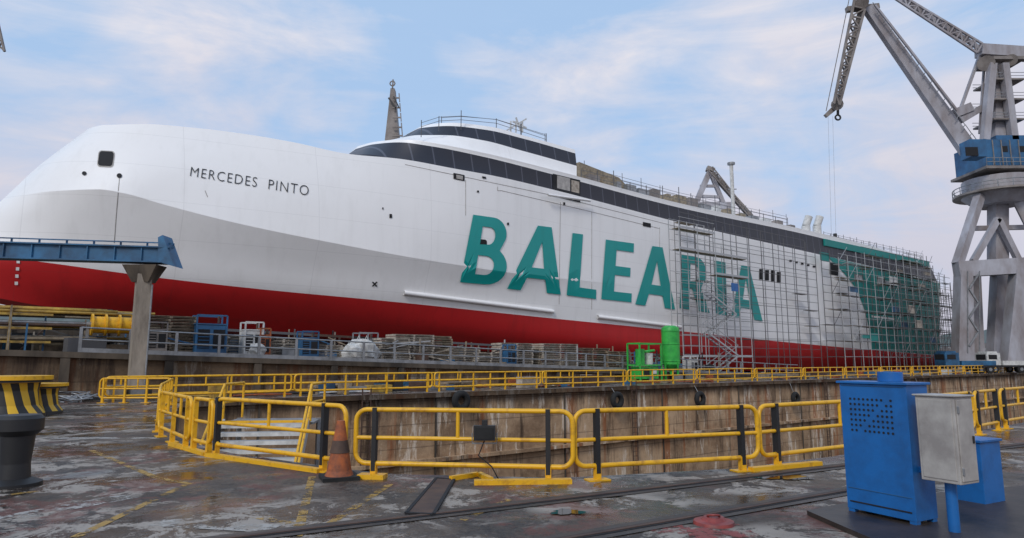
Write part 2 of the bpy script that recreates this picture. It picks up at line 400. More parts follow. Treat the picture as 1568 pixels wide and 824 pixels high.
x0,x1,y0,y1=min(xs),max(xs),min(ys),max(ys)
decal('name_lettering',([((v.co.x-x0)/(x1-x0),(v.co.y-y0)/(y1-y0)) for v in me.vertices],[tuple(p.vertices) for p in me.polygons]),((291,270),(472,300),(293,256),(473,285)),'black',.05,0)
sq=poly2d([[(0,0),(1,0),(1,1),(0,1)]])
rr=poly2d([arc(.8,.8,.2,.2,0,90,5)+arc(.2,.8,.2,.2,90,180,5)+arc(.2,.2,.2,.2,180,270,5)+arc(.8,.2,.2,.2,270,360,5)])
cc=poly2d([arc(.5,.5,.5,.5,0,345,20)])
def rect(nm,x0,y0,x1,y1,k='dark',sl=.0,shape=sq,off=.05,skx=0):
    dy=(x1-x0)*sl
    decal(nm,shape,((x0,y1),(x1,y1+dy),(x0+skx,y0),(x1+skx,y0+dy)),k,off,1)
rect('bow_window_rim',148.5,230.5,173.5,255.5,'grey',sl=0.05,shape=rr,skx=3,off=.03)
rect('bow_window',150,232,172,254,sl=0.05,shape=rr,skx=3)
rect('hawse_1',126,263,133,269,shape=cc); rect('hawse_2',179,266,187,273,shape=cc)
for i,(x,y,w,h) in enumerate([(596,328,4,6),(829,347,4,5),(776,341,3,4),(585,318,2,3),(730,292,3,3),(862,310,3,4),(1180,414,4,4)]): rect('port_%d'%i,x,y,x+w,y+h)
rect('shell_door',731,366,745,381,sl=.1,shape=rr); rect('mooring_recess',694,265,711,274,sl=.2); rect('mooring_recess2',738,270,744,273,sl=.2)
rect('mooring_recess_in',698,268,708,274,'grey',sl=.2,off=.09)
rect('mooring_recess3',984,340,996,346,sl=.2)
decal('thruster_mark1',sq,((569,432),(571,431),(576,439),(578,438)),'black',.05,0); decal('thruster_mark2',sq,((576,431),(578,432),(569,438),(571,439)),'black',.05,0)
for i in range(4):
    rect('draft_%d'%i,26-i,398+i*11,31-i,403+i*11,'white'); 
rect('side_recess',846,266,888,300,'dark',sl=.24); rect('recess_back',852,269,872,290,'grey',sl=.24,off=.09); rect('recess_panel',874,276,886,296,'woodl',sl=.24,off=.09)
def strip(nm,pts,r,k='white',off=.1):
    b=MB(); P=[]
    for (a,c),(d,e) in zip(pts[:-1],pts[1:]):
        for i in range(12): P.append(hit(a+(d-a)*i/12,c+(e-c)*i/12,off))
    P.append(hit(*pts[-1],off)); b.tube(P,r,k,8); return b.build(nm,ship)
strip('fender_belt_1',[(618,448),(846,477)],.17); strip('fender_belt_2',[(914,485),(1042,501)],.17)
for i,p in enumerate([[(858,310),(856,466)],[(906,324),(906,474)],[(713,276),(713,330)],[(768,292),(896,322),(1010,350)],[(183,272),(178,330),(175,372)],[(620,252),(850,300),(1040,348)],[(1010,348),(1010,380)],[(762,286),(762,292),(768,292)],[(314,292),(318,302)]]):
    strip('shell_seam_%d'%i,p,.026,'grey',.0)
strip('platform_rail',[(833,300),(898,309)],.12,'white',.5)
# green stern quarter
nv=16;nu=14
bm_b=MB(); gl=[(1262,389),(1290,415),(1310,440),(1322,470),(1330,500),(1334,535)]
lin=lambda pts,t:np.interp(t,[p[1] for p in pts],[p[0] for p in pts])
vs=[]
topL=lambda x: np.interp(x,[1262,1438],[391.5,434]); botL=lambda x: np.interp(x,[1225,1440],[526,544])
for j in range(nv+1):
    for i in range(nu+1):
        yy=390+(535-390)*j/nv; xl=lin(gl,yy)
        x=xl+(1438-xl)*i/nu; y=topL(x)+(botL(x)-topL(x))*j/nv
        xl=lin(gl,y); x=xl+(1438-xl)*i/nu; y=topL(x)+(botL(x)-topL(x))*j/nv
        vs.append(hit(x,y,.05))
bm_b.add(vs,[(j*(nu+1)+i,j*(nu+1)+i+1,(j+1)*(nu+1)+i+1,(j+1)*(nu+1)+i) for j in range(nv) for i in range(nu)],'stern')
bm_b.build('green_stern_paint',ship)
for i in range(4): rect('mooring_window_%d'%i,1162+i*9,412+i*1.5,1168+i*9,428+i*1.5,'dark')
rect('stern_opening',1270,402,1283,420,'dark',sl=.2); rect('stern_opening2',1410,440,1425,450,'dark',sl=.2)
rect('stern_text',1334,483,1370,486,'white',sl=.12)
for i in range(5): rect('side_vent_%d'%i,1208+i*9,398+i*2.2,1212+i*9,401+i*2.2,'dark')
b=MB()
def vcyl(px,yt,yb,d,r,k,seg=12,extra=0):
    p=PD(px,yb,d); q=PD(px,yt,d); q=Vector((p.x,p.y,q.z)); p.z-=extra; b.cyl(p,q,r,k,seg=seg); return p,q
_,q=vcyl(1125,254,365,44,.22,'whitep'); b.cyl(q,q+Vector((0,0,.25)),.45,'steel')
b.beam(q+Vector((-.5,0,-3)),q+Vector((.5,0,-3)),.1,.1,'steel')
for x in (1237,1254):
    p,q=vcyl(x,347,396,44,.55,'whitep'); b.cyl(q,q+Vector((.5,0,1.3)),.5,'whitep')
    b.cyl(p+Vector((0,0,1)),p+Vector((0,0,1.3)),.7,'steel')
vcyl(1279,365,380,46,.5,'black'); vcyl(1279,358,366,46,.25,'black')
b.build('mast_and_funnels',ship)
b=MB()
def toprail(pts,d,h,step,k='scaf',r=.035,levels=(.5,1.0),jit=.4):
    prev=None
    for (a,c),(e,f) in zip(pts[:-1],pts[1:]):
        n=max(1,int((PD(e,f,d)-PD(a,c,d)).length/step))
        for i in range(n):
            x=a+(e-a)*i/n; y=c+(f-c)*i/n; p=PD(x,y,d); hh=h*(1+random.uniform(-.1,jit))
            b.beam(p-Vector((0,0,.5)),p+Vector((0,0,hh)),r*1.6,r*1.6,k)
            if prev is not None:
                for l in levels: b.beam(prev+Vector((0,0,h*l)),p+Vector((0,0,h*l)),r*1.1,r*1.1,k)
            prev=p
toprail([(645,201),(672,192),(706,190),(760,195),(875,232)],45,.75,2.3,levels=(.5,.95),jit=1.0,r=.03)
toprail([(676,190),(706,188),(760,192),(872,226)],49,.75,3.0,r=.03,levels=(.8,),jit=.8)
toprail([(890,275),(1040,312),(1225,351)],43.5,.95,2.4,r=.035,jit=1.0)
toprail([(895,268),(1040,306),(1225,345)],50,.9,2.9,r=.03,jit=1.0)
toprail([(1262,372),(1424,405)],43.5,1.2,2.5,levels=(.5,1.,))
toprail([(1262,367),(1424,400)],52,1.2,2.5)
P=[PD(887,274,47),PD(965,290,47),PD(948,272,47),PD(887,248,47)]
Q=[p+N*8 for p in P]
b.add(P+Q,[(0,1,2,3),(7,6,5,4),(3,2,6,7),(1,5,6,2),(0,3,7,4)],'plank')
for x in (782,790,800):
    p=PD(x,203,50); b.beam(p,p+Vector((0,0,1.2)),.12,.12,'whitep')
for (x,y,x2,y2) in [(776,200,806,182),(785,186,806,196),(790,180,797,200)]:
    b.beam(PD(x,y,50),PD(x2,y2,50),.14,.14,'whitep')
for x in range(905,1225,19):
    y=np.interp(x,[890,1225],[268,350]); p=PD(x,y,47)
    b.box(p+Vector((0,0,-.3)),(random.uniform(.6,2),1,random.uniform(.4,1.2)),random.choice(['whitep','steel','plank','craneb']),YAW)
b.build('deck_railings',ship)
b=MB(); pr=None
for x in range(1262,1425,8):
    y=np.interp(x,[1262,1424],[371,405]); p=PD(x,y,DS+.25)
    if pr: b.beam(pr,p,.2,.9,'stern')
    pr=p
b.build('stern_rim',ship)
b=MB()
def plat(s): return max(.12,min(2.08,2.08-.032*s))
for s in range(6,118,5):
    for d in (47,52.5,58):
        b.box(W(s,d,plat(s)+.5),(1.2,1.2,1.3),'plank' if d==52.5 else 'conc_d',YAW)
b.build('keel_blocks')
# ------------------------------------------------------------ ground, dock, platform
rail_px=[(1568,652),(1490,668),(1290,704),(1185,717),(1140,723),(912,736),(840,739),(570,732),(497,723),(325,698),(295,691),(262,679),(240,665),(243,640),(262,617)]
rail=[PG(*p) for p in rail_px]
cen=W(22,18)
inner=[]
for p in rail[2:]:
    q=p+(cen-p).normalized()*.38; inner.append(q)
hole=[W(420,inner[0].dot(N))]+inner+[W(3.2,30),W(420,30)]
hole=[Vector((p.x,p.y,0)) for p in hole]
BIG=4000
outer=[Vector(p) for p in ((-BIG,-BIG,0),(BIG,-BIG,0),(BIG,BIG,0),(-BIG,BIG,0))]
tr=geometry.tessellate_polygon([outer,hole]); gv=outer+hole
g=MB(); g.add(gv,[tuple(t) for t in tr],'ground'); go=g.build('ground')
bm=bmesh.new(); bm.from_mesh(go.data); bmesh.ops.recalc_face_normals(bm,faces=bm.faces)
for f in bm.faces:
    if f.normal.z<0: f.normal_flip()
bm.to_mesh(go.data); bm.free()
g=MB(); n=len(hole)
for i in range(n):
    a,c=hole[i],hole[(i+1)%n]; g.quad([a+Vector((0,0,-.003)),c+Vector((0,0,-.003)),c-Vector((0,0,9)),a-Vector((0,0,9))],'wall')
g.beam(W(3.2,29.92,-.13),W(420,29.92,-.13),.3,.24,'coping')
g.beam(W(3.2,29.85,-3.4),W(420,29.85,-3.4),.4,.18,'wall')
for s in range(9,200,9):
    g.beam(W(s,29.98,-.3),W(s,29.98,-9),.10,.08,'conc_d',up=U)
for s in (14,33,58):
    for q in (-.22,.22): g.beam(W(s+q,29.80,.3),W(s+q,29.80,-9),.05,.05,'rust',up=U)
    for z in range(28): g.beam(W(s-.22,29.80,-.3*z),W(s+.22,29.80,-.3*z),.03,.03,'rust')
g.build('dock_wall')
g=MB(); g.quad([p-Vector((0,0,8.9)) for p in hole],'slab'); g.build('dock_floor')
g=MB(); S=[-80,0,10,20,30,40,50,61,140]
ft=[];bt=[]
for s in S: ft.append(W(s,34,plat(s))); bt.append(W(s,75,plat(s)))
m_=len(S)
g.add(ft+bt,[(i,i+1,m_+i+1,m_+i) for i in range(m_-1)],'conc_d')
g.add(ft+[Vector((p.x,p.y,0)) for p in ft],[(i,m_+i,m_+i+1,i+1) for i in range(m_-1)],'wall2')
g.add(bt+[Vector((p.x,p.y,0)) for p in bt],[(i,m_+i,m_+i+1,i+1) for i in range(m_-1)],'conc_d')
for i in range(m_-1): g.beam(ft[i]+Vector((0,0,-.12))-N*.05,ft[i+1]+Vector((0,0,-.12))-N*.05,.3,.25,'conc_d')
for s in range(-30,55,4): g.beam(W(s,33.95,.01),W(s,33.95,plat(s)-.26),.35,.25,'conc_d')
g.box(W(-2.5,33.97,.95),(1.3,.06,1.5),'conc',YAW)
g.build('slipway')
b=MB(); b.box(W(20,74,2.6),(210,.4,5.2),'conc_d',YAW)  # added backdrop wall: blocks the bright sky gap, keeps the view under the hull dark
for s in range(-80,120,5): b.box(W(s,73.7,2.6),(.4,.3,5.2),'conc_d',YAW)
b.build('dark_backdrop_wall')
b=MB()
for i,s in enumerate(np.arange(2.5,60,1.9)):
    p=W(s,34.2,plat(s)); q=W(s+1.9,34.2,plat(s+1.9))
    b.beam(p,p+Vector((0,0,1.1)),.12,.1,'steel')
    for h in (.55,1.08): b.tube([p+Vector((0,0,h)),q+Vector((0,0,h))],.045,'steel',6)
    b.beam(p+Vector((0,0,.1)),q+Vector((0,0,.1)),.05,.2,'steel')
b.build('slipway_guard_rail')
# ------------------------------------------------------------ yellow guard rails
def panel(b,p,q,h=.95,z0=.2,loops=(1,1),posts=(.09,.91),mids=(.48,),blk=True,rad=.035,rc=.16,plate=True):
    p=Vector((p.x,p.y,0)); q=Vector((q.x,q.y,0)); d=(q-p); L=d.length; d.normalize(); Z=Vector((0,0,1))
    def X(x,z): return p+d*x+Z*z
    pts=[]
    def cor(cx,cz,a0):
        for i in range(6):
            t=R(a0+18*i); pts.append(X(cx+rc*math.cos(t),cz+rc*math.sin(t)))
    cor(L-rc,h-rc,0); cor(rc,h-rc,90); cor(rc,z0+rc,180); cor(L-rc,z0+rc,270)
    b.tube(pts,rad,'yellow',10,True)
    b.tube([X(.02,(h+z0)/2-.02),X(L-.02,(h+z0)/2-.02)],rad*.85,'yellow',8)
    for t in posts:
        b.beam(X(L*t,0),X(L*t,.22),.09,.08,'yellow',up=d)
        b.beam(X(L*t,0.10 if blk else .02),X(L*t,h+.03),.10 if blk else .075,.062,'black' if blk else 'yellow',up=d)
        if plate: b.box(X(L*t,.012),(.32,.2,.02),'yellow',math.atan2(d.y,d.x))
    for t in mids: b.tube([X(L*t,(h+z0)/2),X(L*t,h)],rad*.8,'yellow',8)
def mk(px1,px2,name='yellow_guard_rail',**k):
    b=MB(); panel(b,PG(*px1),PG(*px2),**k); return b.build(name)
mk((327,698),(527,727),posts=(.02,.86),mids=(.45,),h=.98)
mk((543,731),(878,739),posts=(.09,.89))
mk((881,738),(1163,720),posts=(.11,.90))
mk((1166,719),(1400,688),posts=(.09,.92))
mk((1404,688),(1494,668)); mk((1497,667),(1532,659)); mk((1536,658),(1590,648))
mk((1594,647),(1680,632)); 
mk((322,698),(293,690),posts=(.1,.9),blk=False,mids=()); mk((289,690),(242,667),posts=(.1,.5,.9),blk=False,mids=(.3,.7))
mk((240,664),(243,642),posts=(.1,.9),blk=False); mk((243,640),(262,618),posts=(.1,.5,.9),blk=False,mids=(.3,.7))
pa=PG(262,617); pb=W(3.0,30.4)
b=MB(); panel(b,pa,pb,posts=(.05,.35,.65,.95),blk=False); b.build('yellow_guard_rail')
b=MB()
def footstrip(a,c,w=.12):
    b.beam(PG(*a)+Vector((0,0,.03)),PG(*c)+Vector((0,0,.03)),w,.06,'yellow')
footstrip((318,699),(490,724)); footstrip((690,736),(733,729),.07); footstrip((733,729),(752,738),.07); footstrip((726,742),(875,740),.14); footstrip((262,682),(316,698))
footstrip((550,732),(590,733),.2); footstrip((1150,722),(1255,712),.12)
b.build('rail_foot_plates')
b=MB(); s=3.2
while s<170:
    L=7.5
    panel(b,W(s,30.5),W(s+L-.15,30.5),posts=(.04,.34,.64,.96),blk=False,mids=(.2,.5,.8),rad=.045,plate=False,h=1.0,z0=.25); s+=L
b.build('yellow_guard_rail')
b=MB(); panel(b,W(4,32.8),W(30,32.8),posts=[i/12 for i in range(13)],blk=False,rad=.04,plate=False); b.build('yellow_guard_rail')
# stairs into dock
b=MB(); st0=PG(408,645)
for k in range(9):
    c=Vector((st0.x+.05*k,st0.y-.26*k-.3,-.19*k-.06)); b.box(c,(2.2,.25,.05),'scafw',.12); b.box(c+Vector((0,-.12,-.03)),(2.2,.03,.10),'whitep',.12)
for sx in (-1.15,1.15):
    b.beam(Vector((st0.x+sx,st0.y,-.05)),Vector((st0.x+sx+.45,st0.y-2.6,-1.85)),.06,.28,'scafw')
    b.beam(Vector((st0.x+sx,st0.y+1.0,0)),Vector((st0.x+sx,st0.y+1.0,-8.5)),.12,.12,'steel')
    b.beam(Vector((st0.x+sx+.45,st0.y-2.6,-1.8)),Vector((st0.x+sx+.45,st0.y-2.6,-8.5)),.12,.12,'steel')
b.box((st0.x,st0.y+.6,-.06),(2.4,1.4,.06),'steel',.12); b.box((st0.x,st0.y-.12,-.02),(2.4,.06,.1),'yellow',.12)
for sx in (-1.2,1.2):
    for h in (.5,1.0):
        b.tube([Vector((st0.x+sx,st0.y+1.3,h)),Vector((st0.x+sx,st0.y,h))],.035,'yellow')
        b.tube([Vector((st0.x+sx,st0.y,h)),Vector((st0.x+sx+.45,st0.y-2.6,h-1.85))],.035,'yellow')
    for yy in (0,1.3): b.tube([Vector((st0.x+sx,st0.y+yy,0)),Vector((st0.x+sx,st0.y+yy,1.0))],.035,'yellow')
    b.tube([Vector((st0.x+sx+.45,st0.y-2.6,-1.85)),Vector((st0.x+sx+.45,st0.y-2.6,-.85))],.035,'yellow')
b.build('dock_stairs')
for x,y in ((945,613),(1072,611),(1218,610),(1312,606),(1410,600),(706,614)):
    b=MB(); c=PD(x,y,29.4); b.torus(c,N,.38,.18,'rubber')
    b.tube([c+Vector((-.1,0,.4)),Vector((c.x-.1,c.y,.0))+N*.4],.02,'steel',5); b.build('tyre_fender')
# ------------------------------------------------------------ left pillar & blue beam
b=MB(); pb=PD(206,607,32.6); pb.z=0
top=PD(223,402,pb.dot(N))
z1=top.z
b.beam(pb,Vector((pb.x,pb.y,z1-.55)),.74,.56,'conc',w2=.70,h2=.56,up=U)
b.box(Vector((pb.x,pb.y,.1)),(1.1,1.1,.2),'conc',YAW)
b.hexa([Vector((pb.x,pb.y,z1-.9))+Vector(q) for q in ((-.36,-.3,0),(.36,-.3,0),(.36,.3,0),(-.36,.3,0),(-.75,-.45,.75),(.75,-.45,.75),(.75,.45,.75),(-.75,.45,.75))],'conc_d')
b.tube([Vector((pb.x+.45,pb.y-.1,0)),Vector((pb.x+.45,pb.y-.1,z1-1))],.04,'steel',6)
b.build('concrete_pillar')
b=MB()
y0=pb.y
z1-=.12
E=Vector((pb.x+1.1,y0+.1,z1)); F0=Vector((pb.x-14,y0+.1-.16*15,z1+.1))
b.beam(E+Vector((0,0,.42)),F0+Vector((0,0,.42)),.5,.62,'blueb')
b.beam(E+Vector((0,0,.10)),F0+Vector((0,0,.10)),.75,.06,'blueb'); b.beam(E+Vector((0,0,.76)),F0+Vector((0,0,.76)),.75,.06,'blueb')
for i in range(14):
    p=E.lerp(F0,i/14); b.box(p+Vector((0,-.28,.42)),(.05,.1,.6),'blueb')
    b.box(p+Vector((0,.1,.90)),(.06,.06,.22),'blueb')
b.beam(E+Vector((0,0,1.0)),F0+Vector((0,0,1.0)),.05,.05,'blueb')
b.hexa([E+Vector(q) for q in ((-.35,-.4,.1),(.35,-.4,-.1),(.35,.4,-.1),(-.35,.4,.1),(-.45,-.4,1.2),(-.25,-.4,1.3),(-.25,.4,1.3),(-.45,.4,1.2))],'blueb')
b.build('blue_gantry_beam')
# ------------------------------------------------------------ bollards
def stripemat():
    m,nb,bb=newmat('hazard_stripes')
    tc=nb.new('ShaderNodeTexCoord').outputs['Object']
    sx=nb.new('ShaderNodeSeparateXYZ'); nb.l.new(tc,sx.inputs[0])
    an=nb.math('ARCTAN2',sx.outputs['Y'],sx.outputs['X'])
    f=nb.math('FRACT',nb.math('ADD',nb.math('MULTIPLY',an,1.6),nb.math('MULTIPLY',sx.outputs['Z'],.7)))
    nb.l.new(nb.mix(nb.math('GREATER_THAN',f,.5),(.015,.015,.015),(.66,.40,.02)),bb.inputs['Base Color'])
    bb.inputs['Roughness'].default_value=.5; return m
M['haz']=stripemat()
def capstan(px,py,sc=1.0):
    b=MB(); c=PG(px,py)
    pr=[(0,1.15),(.90,1.15),(.90,1.04),(.86,1.04),(.86,.98),(.62,.96),(.58,.75),(.62,.35),(.78,.12),(.80,0)]
    b.lathe((0,0,0),[(r*sc,z*sc) for r,z in pr],['yellow','yellow','black','black','yellow','haz','haz','haz','black'],28)
    o=b.build('striped_bollard'); o.location=c
capstan(16,640,1.05); capstan(58,634,.82)
b=MB(); c=PG(20,743); k_=.86
b.lathe(c,[(r*k_,z*.95) for r,z in [(0,.97),(.28,.97),(.33,.92),(.33,.76),(.23,.68),(.20,.3),(.22,.1),(.38,.04),(.38,0)]],'black',24); b.build('mooring_bollard')
b=MB(); 
for i in range(12):
    c=PG(88+i*4,614+(i%3)*3); P=[c+Vector((random.uniform(-.6,.6),random.uniform(-.5,.5),.03+random.random()*.4)) for _ in range(5)]; b.tube(P,.03,'steel',5)
b.build('wire_pile')
# ------------------------------------------------------------ cone
b=MB(); c=PG(519,733)
b.box(c+Vector((0,0,.025)),(.5,.5,.05),'rubber',.4); b.lathe(c,[(.20,.05),(.17,.12),(.055,.80),(.0,.80)],'orange',20)
b.lathe(c,[(.139,.36),(.104,.53)],'rust',20); b.build('traffic_cone')
# ------------------------------------------------------------ floodlight on rail
b=MB(); c=PG(742,737); c=Vector((c.x,c.y-.09,.66))
b.box(c,(.30,.12,.20),'black'); b.box(c+Vector((0,-.065,0)),(.25,.012,.15),'rubber')
for i in range(7): b.box(c+Vector((-.12+.04*i,.08,0)),(.01,.06,.18),'black')
b.tube([c+Vector((-.17,0,0)),c+Vector((-.17,0,-.14)),c+Vector((.17,0,-.14)),c+Vector((.17,0,0))],.012,'steel',6)
b.tube([c+Vector((0,0,-.1)),c+Vector((-.08,-.02,-.3)),c+Vector((.1,.0,-.45)),c+Vector((.2,.05,-.64))],.01,'black',6)
b.box(c+Vector((0,.03,.13)),(.08,.05,.08),'black')
b.build('floodlight')
# ------------------------------------------------------------ blue cabinet
P1=PG(1299,789);P2=PG(1405,813);e1=(P2-P1).normalized(); e2=Vector((-e1.y,e1.x,0)); 
if e2.x<0: e2=-e2
yw=math.atan2(e1.y,e1.x); Lc=(P2-P1).length; Dc=.36; cc0=(P1+P2)/2+e2*Dc/2
b=MB()
b.box(cc0+Vector((0,0,.74)),(Lc,Dc,1.32),'blue',yw); b.box(cc0+Vector((0,0,1.415)),(Lc+.05,Dc+.05,.025),'blue',yw)
for t in (0,1):
    for q in (0,1): b.box(P1+e1*(.04+(Lc-.08)*t)+e2*(.04+(Dc-.08)*q)+Vector((0,0,.04)),(.07,.07,.08),'blue',yw)
nv=-e2
for r in range(7):
    for c in range(10):
        if (c+r)%9==8: continue
        p=P1+e1*(.12+c*.05)+nv*.003+Vector((0,0,1.24-r*.055)); b.cyl(p,p+nv*.002,.013,'dark',seg=8)
b.box(P1+e1*(Lc*.5)+nv*.004+Vector((0,0,.16)),(Lc*.9,.008,.015),'dark',yw)
for zz in (.30,1.38): b.box(P1+e1*(Lc*.5)+nv*.003+Vector((0,0,zz)),(Lc*.94,.008,.008),'cblue',yw)
b.cyl(cc0+e1*.1+Vector((0,0,1.43)),cc0+e1*.1+Vector((0,0,1.53)),.12,'blue',seg=20)
b.build('blue_power_cabinet',bevel=.006)
b=MB()
zt=PY(1440,606,6.5).z; zb=PY(1440,735,6.5).z
cg=Vector((PY(1449,670,6.45).x,6.45,(zt+zb)/2))
gy=yw+math.pi/2; dn_=Matrix.Rotation(gy,3,'Z')
b.box(cg,(.30,.36,zt-zb),'grey',gy)
b.box(cg+Vector((0,0,(zt-zb)/2+.008)),(.34,.40,.016),'grey',gy)
b.box(cg+dn_@Vector((0,-.185,0)),(.26,.012,zt-zb-.05),'grey',gy)
b.box(cg+dn_@Vector((-.152,0,0)),(.012,.31,zt-zb-.06),'grey',gy)
b.cyl(Vector((cg.x,cg.y,0)),Vector((cg.x,cg.y,zb+.02)),.05,'blue',seg=16)
b.beam(Vector((cg.x,cg.y,zb+.06)),cc0+Vector((0,0,zb+.06)),.06,.06,'blue')
b.box(cg+dn_@Vector((.09,-.195,.0)),(.02,.02,.07),'black',gy)
for zz in (-.28,.28): b.box(cg+dn_@Vector((-.12,-.195,zz)),(.02,.02,.07),'steel',gy)
b.build('grey_electrical_box',bevel=.008)
b=MB(); pc=PG(1500,777); b.box(pc+Vector((.10,.2,.36)),(.42,.42,.72),'blue',yw); b.box(pc+Vector((.10,.2,.735)),(.46,.46,.03),'blue',yw)
b.beam(pc+Vector((-.5,.1,.5)),pc+Vector((-.05,.1,.5)),.08,.08,'blue')
b.build('blue_junction_box',bevel=.006)
b=MB(); 
q=[PG(1236,789),PG(1330,770),PG(1620,745),PG(1700,830),PG(1350,840)]
b.quad([p+Vector((0,0,.05)) for p in q],'slab')
for i in range(5): a=q[i];c=q[(i+1)%5]; b.quad([a,c,c+Vector((0,0,.05)),a+Vector((0,0,.05))],'slab')
b.build('cabinet_plinth')
# ------------------------------------------------------------ ground details
def gquad(name,pts,k,z=.004):
    b=MB(); b.quad([PG(*p)+Vector((0,0,z)) for p in pts],k); return b.build(name)
def gline(name,a,c,w,k,z=.004):
    p,q=PG(*a),PG(*c); d=(q-p).normalized(); n_=Vector((-d.y,d.x,0))*w/2
    b=MB()
    b.quad([p-n_+Vector((0,0,z)),q-n_+Vector((0,0,z)),q+n_+Vector((0,0,z)),p+n_+Vector((0,0,z))],k); return b.build(name)
for a,c in [((100,830),(290,740)),((140,690),(240,732)),((455,822),(478,730)),((485,815),(600,740)),((0,760),(60,752)),((240,732),(285,740)),((380,790),(500,812)),((700,800),(780,765))]:
    gline('yellow_line_marking',a,c,.10,'wyel')
gline('white_line_marking',(60,671),(248,671),.25,'wwht'); gline('white_line_marking',(240,800),(420,810),.3,'wwht'); 
gline('white_line_marking',(0,796),(200,760),.35,'wwht',.006)
for a,c in [((300,832),(1300,713)),((800,838),(1300,752))]:
    b=MB(); p=PG(*a);q=PG(*c); q=p+(q-p)*1.8; d=(q-p).normalized();nn=Vector((-d.y,d.x,0))
    for w,k,z in ((.34,'slab',.009),(.13,'dark',.013)):
        b.quad([p-nn*w/2+Vector((0,0,z)),q-nn*w/2+Vector((0,0,z)),q+nn*w/2+Vector((0,0,z)),p+nn*w/2+Vector((0,0,z))],k)
    b.beam(p+Vector((0,0,.015)),q+Vector((0,0,.015)),.06,.012,'rust')
    b.build('crane_track')
b=MB(); q=[PG(622,788),PG(664,790),PG(695,736),PG(668,734)]
b.quad([p+Vector((0,0,.018)) for p in q],'rust'); 
for i in range(4): b.beam(q[i]+Vector((0,0,.014)),q[(i+1)%4]+Vector((0,0,.014)),.04,.024,'dark')
b.build('manhole_cover')
def blob(name,cx,cy,rx,ry,k,z=.006):
    pts=[]; ph=random.random()*6
    for i in range(48):
        t=2*math.pi*i/48; rr_=1+.22*math.sin(3*t+ph)+.13*math.sin(7*t+2*ph)+.07*math.sin(13*t+ph)
        pts.append((cx+rx*rr_*math.cos(t),cy+ry*rr_*math.sin(t)))
    gquad(name,pts,k,z)
for cx,cy,rx,ry in [(870,786,26,4),(1205,733,40,3)]: blob('puddle',cx,cy,rx,ry,'water',.016)
b=MB(); c=PG(1093,802); b.lathe(c,[(0,.07),(.10,.07),(.13,.04),(.2,.03),(.21,0)],'redp',20); b.torus(c+Vector((0,0,.08)),(0,0.3,1),.06,.012,'redp',12,6); b.build('red_hydrant_cover')
gquad('red_painted_patch',[(1050,812),(1130,803),(1165,822),(1060,830)],'wred',.007); blob('red_painted_patch',1030,812,35,6,'wred',.006)
# ------------------------------------------------------------ quay clutter
def pallets(px,d,w=2.4,h=1.2,k='wood',zb=None):
    b=MB(); p=PD(px,500,d); s=p.dot(U); z=plat(s) if d>34 else 0.0
    if zb is not None: z=zb
    n=int(h/.15)
    for i in range(n):
        j=random.uniform(-.06,.06)
        b.box(W(s+j,d,z+.15*i+.11),(w,1.1,.03),k,YAW)
        for q in (-.48,0,.48): b.box(W(s+q*w+j,d,z+.15*i+.05),(.12,1.1,.09),k,YAW)
        for q in (-.5,0,.5): b.box(W(s+j,d+q,z+.15*i+.05),(w,.08,.02),k,YAW)
    return b.build('pallet_stack')
for px,w,h in [(258,2.4,2.0),(285,2.0,1.6),(345,1.6,1.2),(430,2.0,1.2),(495,1.8,1.0),(600,2.0,1.5),(628,2.8,1.8),(657,2.8,1.9),(705,2.4,1.3),(745,2.2,1.0),(785,2.8,1.7),(818,2.6,1.4),(850,3.4,1.8),(900,3.6,1.7),(940,2.6,1.5)]:
    pallets(px,35.8+random.random()*.8,w,h,random.choice(['wood','woodl','woodl','plank']))
for px,w,h in [(505,1.5,.5),(700,2,.5),(845,2,.6),(1218,2,.7)]: pallets(px,31.6+random.random(),w,h,'wood',0)
def genset(px,d,w,h,dp,k,z=None,name='generator'):
    b=MB(); p=PD(px,500,d); s=p.dot(U); z=plat(s) if z is None else z
    b.box(W(s,d,z+.1),(w,dp,.2),'black',YAW); b.box(W(s,d,z+.2+h*.4),(w,dp,h*.8),k,YAW); b.box(W(s,d,z+.22+h*.82),(w*1.06,dp*1.06,.06),k,YAW)
    for q in (-.25,.25): b.box(W(s+q*w,d-dp/2-.01,z+.2+h*.4),(w*.38,.03,h*.55),'dark',YAW)
    for i in range(5): b.box(W(s-.25*w,d-dp/2-.035,z+.3+h*.1*(i+1)),(w*.36,.02,.03),k,YAW)
    for q in (-.5,.5):
        for r_ in (-.5,.5): b.beam(W(s+q*w,d+r_*dp,z),W(s+q*w,d+r_*dp,z+h+.35),.07,.07,k)
    b.beam(W(s-.5*w,d-.5*dp,z+h+.35),W(s+.5*w,d-.5*dp,z+h+.35),.07,.07,k); b.beam(W(s-.5*w,d+.5*dp,z+h+.35),W(s+.5*w,d+.5*dp,z+h+.35),.07,.07,k)
    b.cyl(W(s+.3*w,d,z+h),W(s+.3*w,d,z+h+.4),.06,'rust'); b.build(name)
genset(321,35.4,1.4,1.7,1.0,'cblue'); genset(386,35.4,.9,1.5,.9,'whitep'); genset(472,35.4,.9,1.2,.8,'cblue'); genset(405,35.0,.5,1.2,.5,'orange')
genset(780,35.0,.7,1.1,.5,'cblue'); genset(1055,35,.9,1.0,.8,'whitep'); genset(240,35.4,.8,1.2,.8,'craneb'); genset(560,36.8,1.2,1.4,.9,'steel')
